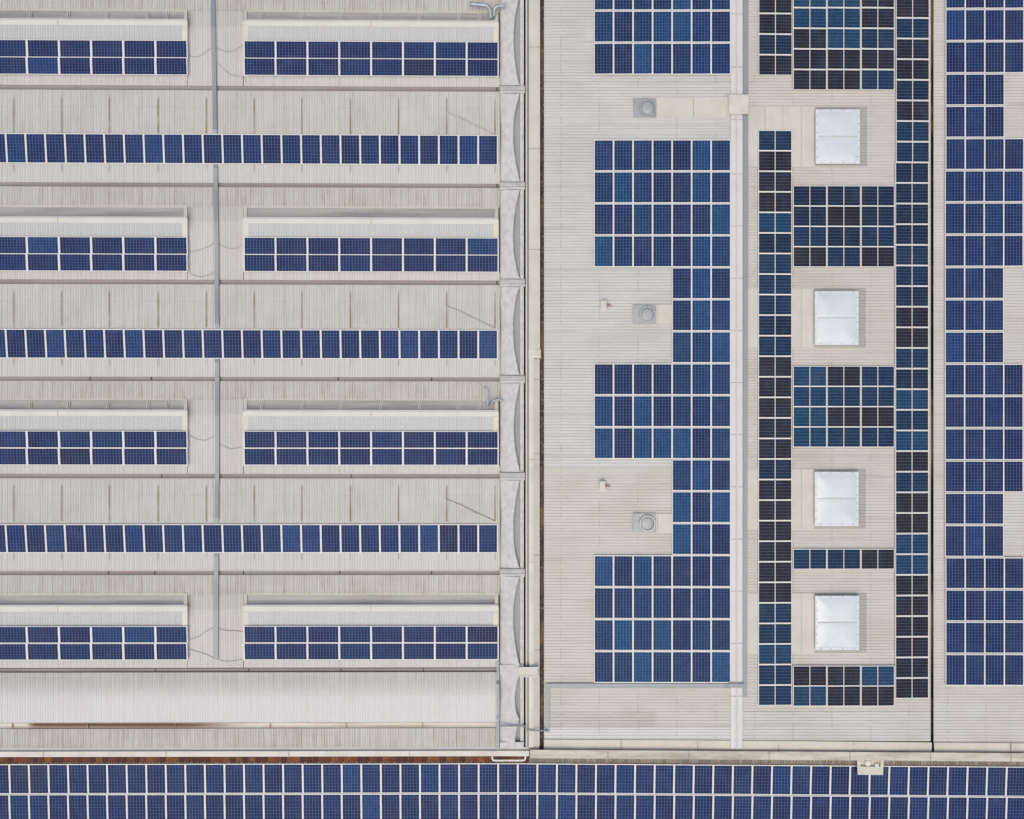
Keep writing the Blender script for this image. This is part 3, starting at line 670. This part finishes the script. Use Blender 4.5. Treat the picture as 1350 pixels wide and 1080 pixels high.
# ------------------------------------------------------------------ skylights
def dome_bm(x0, x1, y0, y1, z0, h):
    n, m = 24, 28; pts = []
    for i in range(n+1):
        row = []
        for j in range(m+1):
            u, v = i/n, j/m
            d = min(min(u, 1-u)*1.0, min(v, 1-v)*1.25)
            q = min(1, d/0.42)
            z = z0+h*(1-(1-q)**2.2)*(0.94+0.06*math.sin(7*u+3*v))
            if abs(v-0.49) < 0.022: z -= 0.02
            row.append(P(x0+(x1-x0)*u, y0+(y1-y0)*v, z))
        pts.append(row)
    return grid_bm(pts)
SKY = [(1075.2, 1133.6, 144.2, 216, 'topmost square white domed skylight, below the brown and blue panel block'),
       (1074, 1132, 383.8, 454.8, 'square white domed skylight second from the top, between two four-row panel blocks'),
       (1074, 1132, 622, 693.5, 'square white domed skylight just above the single row of three panels'),
       (1074.8, 1132.8, 785.5, 857, 'lowest square white domed skylight, just below the single row of three panels')]
for x0, x1, y0, y1, lab in SKY:
    xm, ym = (x0+x1)/2, (y0+y1)/2; zb = ZE(xm)
    t = thing('domed_skylight', lab, 'skylight', P(xm, ym, zb), 'square skylights on the middle hall')
    link('apron', sheet_y(y0-3.6, y1+3.2, [(x0-1, ZE(x0-1)+.012), (x1+9.6, ZE(x1+9.6)+.012)], P), M['apron'], t)
    bf = link('back_flashing', loft([[P(984, y, ZE(984)+.0), P(984, y, ZE(984)+.034), P(x0-.6, y, ZE(x0)+.05), P(x0-.6, y, ZE(x0)+.0)] for y in (y0-3.4, y1+3.8)]), M['beige'], t)
    for sx in (1008.6, 1032, 1056.4):
        link('flashing_seam', strip_v([y0-3.2, y1+3.6], sx-.18, sx+.18, ZE(sx), ZE(sx)+.049, P), M['seam'], bf)
    link('curb', box_px(x0+1.2, x1-1.2, y0+1.2, y1-1.2, zb-.1, zb+.22), M['frame_w'], t)
    fr = bmesh.new()
    ring = [[P(x0+d, y0+d, z), P(x1-d, y0+d, z), P(x1-d, y1-d, z), P(x0+d, y1-d, z)] for d, z in ((0, zb+.21), (0, zb+.285), (3.0, zb+.30), (3.0, zb+.21))]
    vs = [[fr.verts.new(p) for p in q] for q in ring]
    for a, b in ((0, 1), (1, 2), (2, 3), (3, 0)):
        for k in range(4): fr.faces.new((vs[a][k], vs[a][(k+1) % 4], vs[b][(k+1) % 4], vs[b][k]))
    link('frame', fr, M['frame_w'], t)
    dm = link('dome', dome_bm(x0+2.9, x1-2.9, y0+2.9, y1-2.9, zb+.285, 0.10), M['dome'], t, True)
    link('crossbar', loft([[P(x, y0+(y1-y0)*.488, zb+.28), P(x, y0+(y1-y0)*.488, zb+hh), P(x, y0+(y1-y0)*.51, zb+hh), P(x, y0+(y1-y0)*.51, zb+.28)] for x, hh in ((x0+3, .305), (x0+14, .376), (xm, .398), (x1-14, .376), (x1-3, .305))]), M['greyband'], t)
    spots = [(x0+1.6, y0+(y1-y0)*q) for q in (.12, .27, .43, .58, .72, .87)]+[(x1-1.6, y0+(y1-y0)*q) for q in (.12, .27, .43, .58, .72, .87)]
    spots += [(x0+(x1-x0)*q, yy) for q in (.13, .35, .62, .88) for yy in (y0+1.6, y1-1.6)]
    for sx, sy in spots:
        c = P(sx, sy, zb+.288)
        link('bolt', lathe(c, [(.026, 0), (.026, .018), (.014, .028)], 8), M['bolt'], t)

# ------------------------------------------------------------------ roof fans, cowl, small vents
FAN = [(835, 865, 129.3, 155, 962, 'round roof fan on a grey plate, joined to the ridge by a long beige flashing'),
       (834.5, 864.5, 402, 427.3, 887, 'round roof fan on a grey plate, beside the upper three-wide panel block'),
       (834.5, 864.5, 676.8, 702.6, 887, 'round roof fan on a grey plate, beside the lower three-wide panel block')]
for x0, x1, y0, y1, xf, lab in FAN:
    xm, ym = (x0+x1)/2, (y0+y1)/2; zb = ZW(xm)
    t = thing('roof_fan', lab, 'roof fan', P(xm, ym, zb), 'round fans on the middle hall')
    link('base_plate', box_px(x0, x1, y0, y1, zb-.02, zb+.11, P, 0.012), M['fan'], t)
    c = P(x0+18.8, ym+.2, zb+.10)
    link('fan_ring', lathe(c, [(.43, 0), (.43, .10), (.41, .125), (.36, .125), (.345, .10), (.345, .03)], 40), M['fanring'], t, False)
    link('fan_cap', lathe(c, [(.34, .02), (.34, .08), (.30, .10), (.16, .115), (.03, .12)], 40), M['fan'], t, True)
    for a in (25, 115, 205, 295):
        q = c+Vector((math.cos(R(a))*.385, math.sin(R(a))*.385, .12))
        link('clip', lathe(q, [(.03, 0), (.03, .02), (.02, .03)], 8), M['frame_w'], t)
    fl = link('back_flashing', loft([[P(x1+.2, y, ZW(x1)-.0), P(x1+.2, y, ZW(x1)+.05), P(962.5, y, ZW(962.5)+.045), P(962.5, y, ZW(962.5)-.0)] for y in (y0+.3, y1-.2)]), M['beige'], t)
    for sx in ((914.5,) if xf > 900 else ()):
        link('flashing_seam', strip_v([y0+.6, y1-.5], sx-.3, sx+.3, ZW(sx), ZW(sx)+.052, P), M['seam'], fl)
    if xf < 900:
        link('flashing_seam', strip_v([y0+.6, y1-.5], 867-.25, 867+.25, ZW(867), ZW(867)+.054, P), M['seam_rust'], fl)
t = thing('ridge_cowl', 'square beige vent cowl straddling the white ridge capping', 'vent cowl', P(973, 138, 0.27))
link('cowl_box', box_px(962, 986.2, 125.5, 149.6, 0.2, 0.62, P, 0.02), M['beige'], t)
link('cowl_lid', box_px(961.3, 986.9, 124.8, 150.3, 0.62, 0.66, P, 0.01), M['cream'], t)
link('chute', loft([[P(954.5, 128.5, 0.27), P(954.5, 128.5, 0.31), P(957, 153.5, 0.31), P(957, 153.5, 0.27)], [P(962.2, 127, 0.25), P(962.2, 127, 0.52), P(962.2, 152, 0.52), P(962.2, 152, 0.25)]]), M['cream'], t)
for x, y, lab in ((795.8, 402.6, 'small white vent box with a rusty pipe stub, left of the middle fan'), (794.2, 640.8, 'small white vent box with a rusty pipe stub, above the lowest fan')):
    zb = ZW(x); t = thing('vent_box', lab, 'vent box', P(x, y, zb), 'small vent boxes on the middle hall')
    link('box', box_px(x-3.6, x+3.6, y-6.3, y+6.3, zb-.02, zb+.32, P, 0.015), M['cap'], t)
    link('flange', box_px(x-5, x+5.2, y-5, y+7.2, zb, zb+.035), M['beige'], t)
    link('pipe_stub', tube([P(x+3.0, y+.6, zb+.16), P(x+7, y+.8, zb+.14), P(x+10.8, y+1, zb+.10)], .028, 8), M['copper'], t)
    link('pipe_stub', tube([P(x+3.0, y-1.6, zb+.13), P(x+6, y-1.5, zb+.11), P(x+8.5, y-1.4, zb+.08)], .02, 8), M['copper'], t)

# ------------------------------------------------------------------ trays, pipes, cables
def tray_path(pts, w, h):
    """pts = [(world centre on the roof)] ; flat lidded channel"""
    secs = []
    for i, p in enumerate(pts):
        d = (pts[min(i+1, len(pts)-1)]-pts[max(i-1, 0)]); d.z = 0; d.normalize()
        s = Vector((-d.y, d.x, 0))
        secs.append([p+s*w/2, p+s*w/2+Vector((0, 0, h)), p-s*w/2+Vector((0, 0, h)), p-s*w/2])
    return loft(secs)
def zroof(y):
    for g0 in (118, 373, 628):
        if g0 <= y < g0+127.5: return max(0.05, zA(y-g0))
    for b in BAYB:
        if b[0] <= y < b[5]: return max(0.05, zB(y-b[0]))
    return 0.1
tx = lambda y: 281.2+min(1, max(0, y)/330)*4.9+(0.6 if 420 < y < 640 else 0)-max(0, y-640)*0.004
pts = []
for y in lin(-140, 868, 6.4):
    if y < -5: z = 0.1
    else: z = zroof(y)
    dip = any(abs(y-g) < 5 for g in GUT)
    under = any(a-4 < y < a+42 for a in (179, 435.5, 691))
    pts.append(L(tx(y), y, z+(0.0 if under else 0.05)-(0.02 if under else 0)))
tag(link('cable_tray', tray_path(pts, 5.4*K, 0.07), M['tray']), 'long grey cable tray crossing every ridge between the clerestory arrays', 'cable tray')
ct = link('cable_tray', loft([[P(x0, y, 0.24), P(x0, y, 0.36), P(x1, y, 0.36), P(x1, y, 0.24)] for y, x0, x1 in ((-150, 980.2, 986.8), (400, 980, 986.2), (918.5, 979.6, 985))]), M['tray'])
tag(ct, 'grey cable tray running beside the white ridge capping under the cowl', 'cable tray')
pts = [P(982, 905.2, 0.46), P(963, 905.2, 0.46), P(955, 904.6, 0.30), P(724.5, 903.6, 0.11), P(722.6, 904.5, 0.11), P(722, 906, 0.11), P(721.4, 966, 0.10)]
secs = []
t = thing('cable_tray', 'L-shaped grey cable tray below the panels of the middle hall', 'cable tray', P(722, 904, 0.1))
ln = link('run', loft([[P(x, 901.3, z), P(x, 901.3, z+.08), P(x, 907, z+.08), P(x, 907, z)] for x, z in ((719, .075), (955, .26), (962, .39), (981, .39))]), M['tray'], t)
link('run', loft([[P(719, y, .07), P(719, y, .145), P(724.6, y, .145), P(724.6, y, .07)] for y in (907.2, 965.5)]), M['tray'], t)
tag(link('pipe', tube([P(722, 963.3, .2), P(712, 963.3, .36), P(698, 963.1, .40), P(694, 963, .36)], .035, 10), M['tray']), 'thin grey pipe crossing the boundary wall from the L-shaped tray', 'pipe')
tag(link('pipe', tube([P(657.5, 957.2, .42), P(688, 957.2, .46), P(693.5, 957.6, .40)], .04, 10), M['tray']), 'thin grey pipe laid across the scalloped parapet near its lower end', 'pipe')
pp = link('cable_tray', tray_path([L(656.3, y, (0.10 if y < 882 else max(0.12, 0.05))+(0.18 if 898 < y < 945 else 0.05)) for y in lin(871, 988, 5)], 3.4*K, 0.06), M['tray'])
tag(pp, 'short grey cable tray along the inner foot of the scalloped parapet', 'cable tray')
t = thing('cover_box', 'cream folded metal cover bridging the parapet and the boundary wall', 'cover', P(697, 885.5, 0.3))
link('cover', loft([[P(683.5, y, 0.46), P(683.5, y, 0.50), P(709.5, y, 0.50), P(709.5, y, 0.46)] for y in (881, 891)]), M['beige'], t)
for y in (879.6, 891.2):
    link('side_flange', loft([[P(684.2, y+q, 0.38), P(684.2, y+q, 0.53), P(710, y+q, 0.53), P(710, y+q, 0.38)] for q in (0, 1.6)]), M['cap'], t)
tag(link('drain_pipe', tube(smooth_path([B(649, 997, -.05), B(649.4, 1001, -.1), B(653, 1002.6, -.1), B(670, 1002.6, -.1), B(688, 1002.4, -.1), B(692, 1001, -.1), B(692.6, 996.6, -.05)], 6), .05, 10), M['whitepvc']), 'white bent pipe hung below the parapet corner over the brown tiles', 'pipe')
def flue(name_lab, pts, r=.085):
    t = thing('exhaust_pipe', name_lab, 'exhaust pipe', pts[0])
    pa = smooth_path(pts, 7)
    link('elbow', tube(pa, r, 16), M['pipe'], t, True)
    a = pa[-1]; d = (pa[-1]-pa[-2]).normalized()
    link('rim', tube([a-d*.03, a+d*.03], r+.02, 16), M['pipe'], t, True)
    b = pa[0]; d = (pa[1]-pa[0]).normalized()
    link('collar', tube([b, b+d*.07], r+.025, 16), M['pipe'], t, True)
flue('galvanised elbow pipe pointing left at the top end of the clerestory', [L(646.8, 23.5, .35), L(646.6, 15, .55), L(643, 8.5, .6), L(636, 6.6, .6), L(620, 5.6, .6)], .10)
flue('galvanised elbow pipe pointing right at the top end of the clerestory', [L(651.2, 21.5, .35), L(651.6, 13, .5), L(655, 8.6, .55), L(660, 7.6, .55), L(665.5, 7.6, .55)], .085)
flue('long galvanised pipe curving left above the third right clerestory array', [L(643, 535.5, .35), L(643.3, 524, .5), L(642.8, 516, .6), L(641, 511.5, .62), L(638.5, 510.8, .62)], .052)
flue('short galvanised elbow pipe above the third right clerestory array', [L(647.8, 534.5, .35), L(649, 530, .48), L(652.5, 527.8, .5), L(657, 527, .5), L(662.5, 528.2, .5)], .048)
for g0, lab in ((118, 'slanting grey conduit above the topmost single-row panel strip'), (373, 'slanting grey conduit above the middle single-row panel strip'), (628, 'slanting grey conduit above the lowest single-row panel strip')):
    tag(link('conduit', tube([L(x, y, zA(y-g0)+.05) for x, y in ((587, g0+29), (590, g0+31.5), (606, g0+37.5), (625, g0+47), (640, g0+54), (652, g0+59.5))], .028, 8), M['conduit'], None), lab, 'conduit', 'slanting conduits')
CAB = [([(248.5, 76), (259, 77), (268, 73), (280, 64)], 'loose thin cable from the topmost left array to the cable tray'),
       ([(285, 64), (294, 69), (304, 70), (313, 66), (320, 60)], 'loose thin cable from the cable tray to the topmost right array'),
       ([(286, 84), (297, 95), (307, 101), (318, 103), (326, 111)], 'second loose cable drooping below the topmost right array'),
       ([(250, 333), (262, 331), (273, 327), (282, 322)], 'loose thin cable from the second left array to the cable tray'),
       ([(288, 322), (297, 327), (308, 329), (320, 324)], 'loose thin cable from the cable tray to the second right array'),
       ([(250, 362), (262, 366), (274, 364), (283, 359)], 'loose cable lying below the second left array'),
       ([(250, 574), (258, 579), (270, 581), (282, 576)], 'loose thin cable from the third left array to the cable tray'),
       ([(289, 586), (297, 590), (306, 592), (320, 590)], 'loose thin cable from the cable tray to the third right array'),
       ([(250, 843), (262, 839), (272, 832), (282, 827)], 'loose thin cable from the lowest left array to the cable tray'),
       ([(287, 828), (298, 831), (310, 831.5), (321, 832.5)], 'loose brown cable from the cable tray to the lowest right array'),
       ([(250, 856), (270, 862), (284, 868), (300, 872), (321, 869)], 'loose cable drooping below the lowest tray end')]
for pts, lab in CAB:
    tag(link('loose_cable', tube(smooth_path([L(x, y, zroof(y)+.05) for x, y in pts], 6), .012, 6), M['copper'] if 'brown' in lab else M['cable']), lab, 'cable')
# hood over the bottom panels
t = thing('pipe_hood', 'pale metal hood with two round white pipe ends over the bottom panels', 'hood', B(1147.5, 1012, -.4))
zh = 0.02
hb = bmesh.new()
out = [(1130, 1000.2), (1165.2, 1000.2), (1164.2, 1021.5), (1130.6, 1021.5)]; inn = [(1134, 1001.2), (1161, 1001.2), (1160.6, 1010.5), (1134.4, 1010.5)]
lv = [[hb.verts.new(B(x, y-3, z)) for x, y in q] for q, z in ((out, -.55), (out, zh), (inn, zh+.01), (inn, zh-.12))]
for a in range(3):
    for k in range(4): hb.faces.new((lv[a][k], lv[a][(k+1) % 4], lv[a+1][(k+1) % 4], lv[a+1][k]))
hb.faces.new(lv[3])
link('hood_body', hb, M['beige'], t)
link('pipe_end', lathe(B(1143.3, 1001.5, zh-.13), [(.18, 0), (.18, .10), (.14, .17), (.05, .20)], 20), M['whitepvc'], t, True)
link('pipe_end', lathe(B(1155.2, 1004.8, zh-.13), [(.12, 0), (.12, .09), (.09, .14), (.03, .16)], 20), M['whitepvc'], t, True)

# ------------------------------------------------------------------ camera and light
cam = bpy.data.cameras.new('Camera'); co = bpy.data.objects.new('Camera', cam); C.objects.link(co)
co.location = (0, 0, H); cam.sensor_width = 36; cam.lens = 36*H/(1350*K); cam.clip_end = 2000
S.camera = co
EL, AZ = R(70), R(200)                     # light comes from the lower left of the picture
sun = bpy.data.lights.new('Sun', 'SUN'); sun.energy = 0.9; sun.angle = R(60); sun.color = (1, 0.995, 0.73)
so = bpy.data.objects.new('Sun', sun); C.objects.link(so)
d = Vector((math.sin(AZ)*math.cos(EL), math.cos(AZ)*math.cos(EL), math.sin(EL)))
so.rotation_euler = (-d).to_track_quat('-Z', 'Y').to_euler(); so.location = (0, 0, 30)
w = bpy.data.worlds.new('World'); S.world = w; w.use_nodes = True
nt = w.node_tree; bg = nt.nodes['Background']
sk = nt.nodes.new('ShaderNodeTexSky'); sk.sky_type = 'NISHITA'; sk.sun_disc = False
sk.sun_elevation = EL; sk.sun_rotation = AZ; sk.dust_density = 4.0; sk.air_density = 0.8; sk.ozone_density = 0.5
nt.links.new(sk.outputs[0], bg.inputs[0]); bg.inputs[1].default_value = 0.15
S.view_settings.view_transform = 'Standard'; S.view_settings.look = 'None'
S.view_settings.exposure = 0.07; S.view_settings.gamma = 1
S.cycles.use_denoising = True
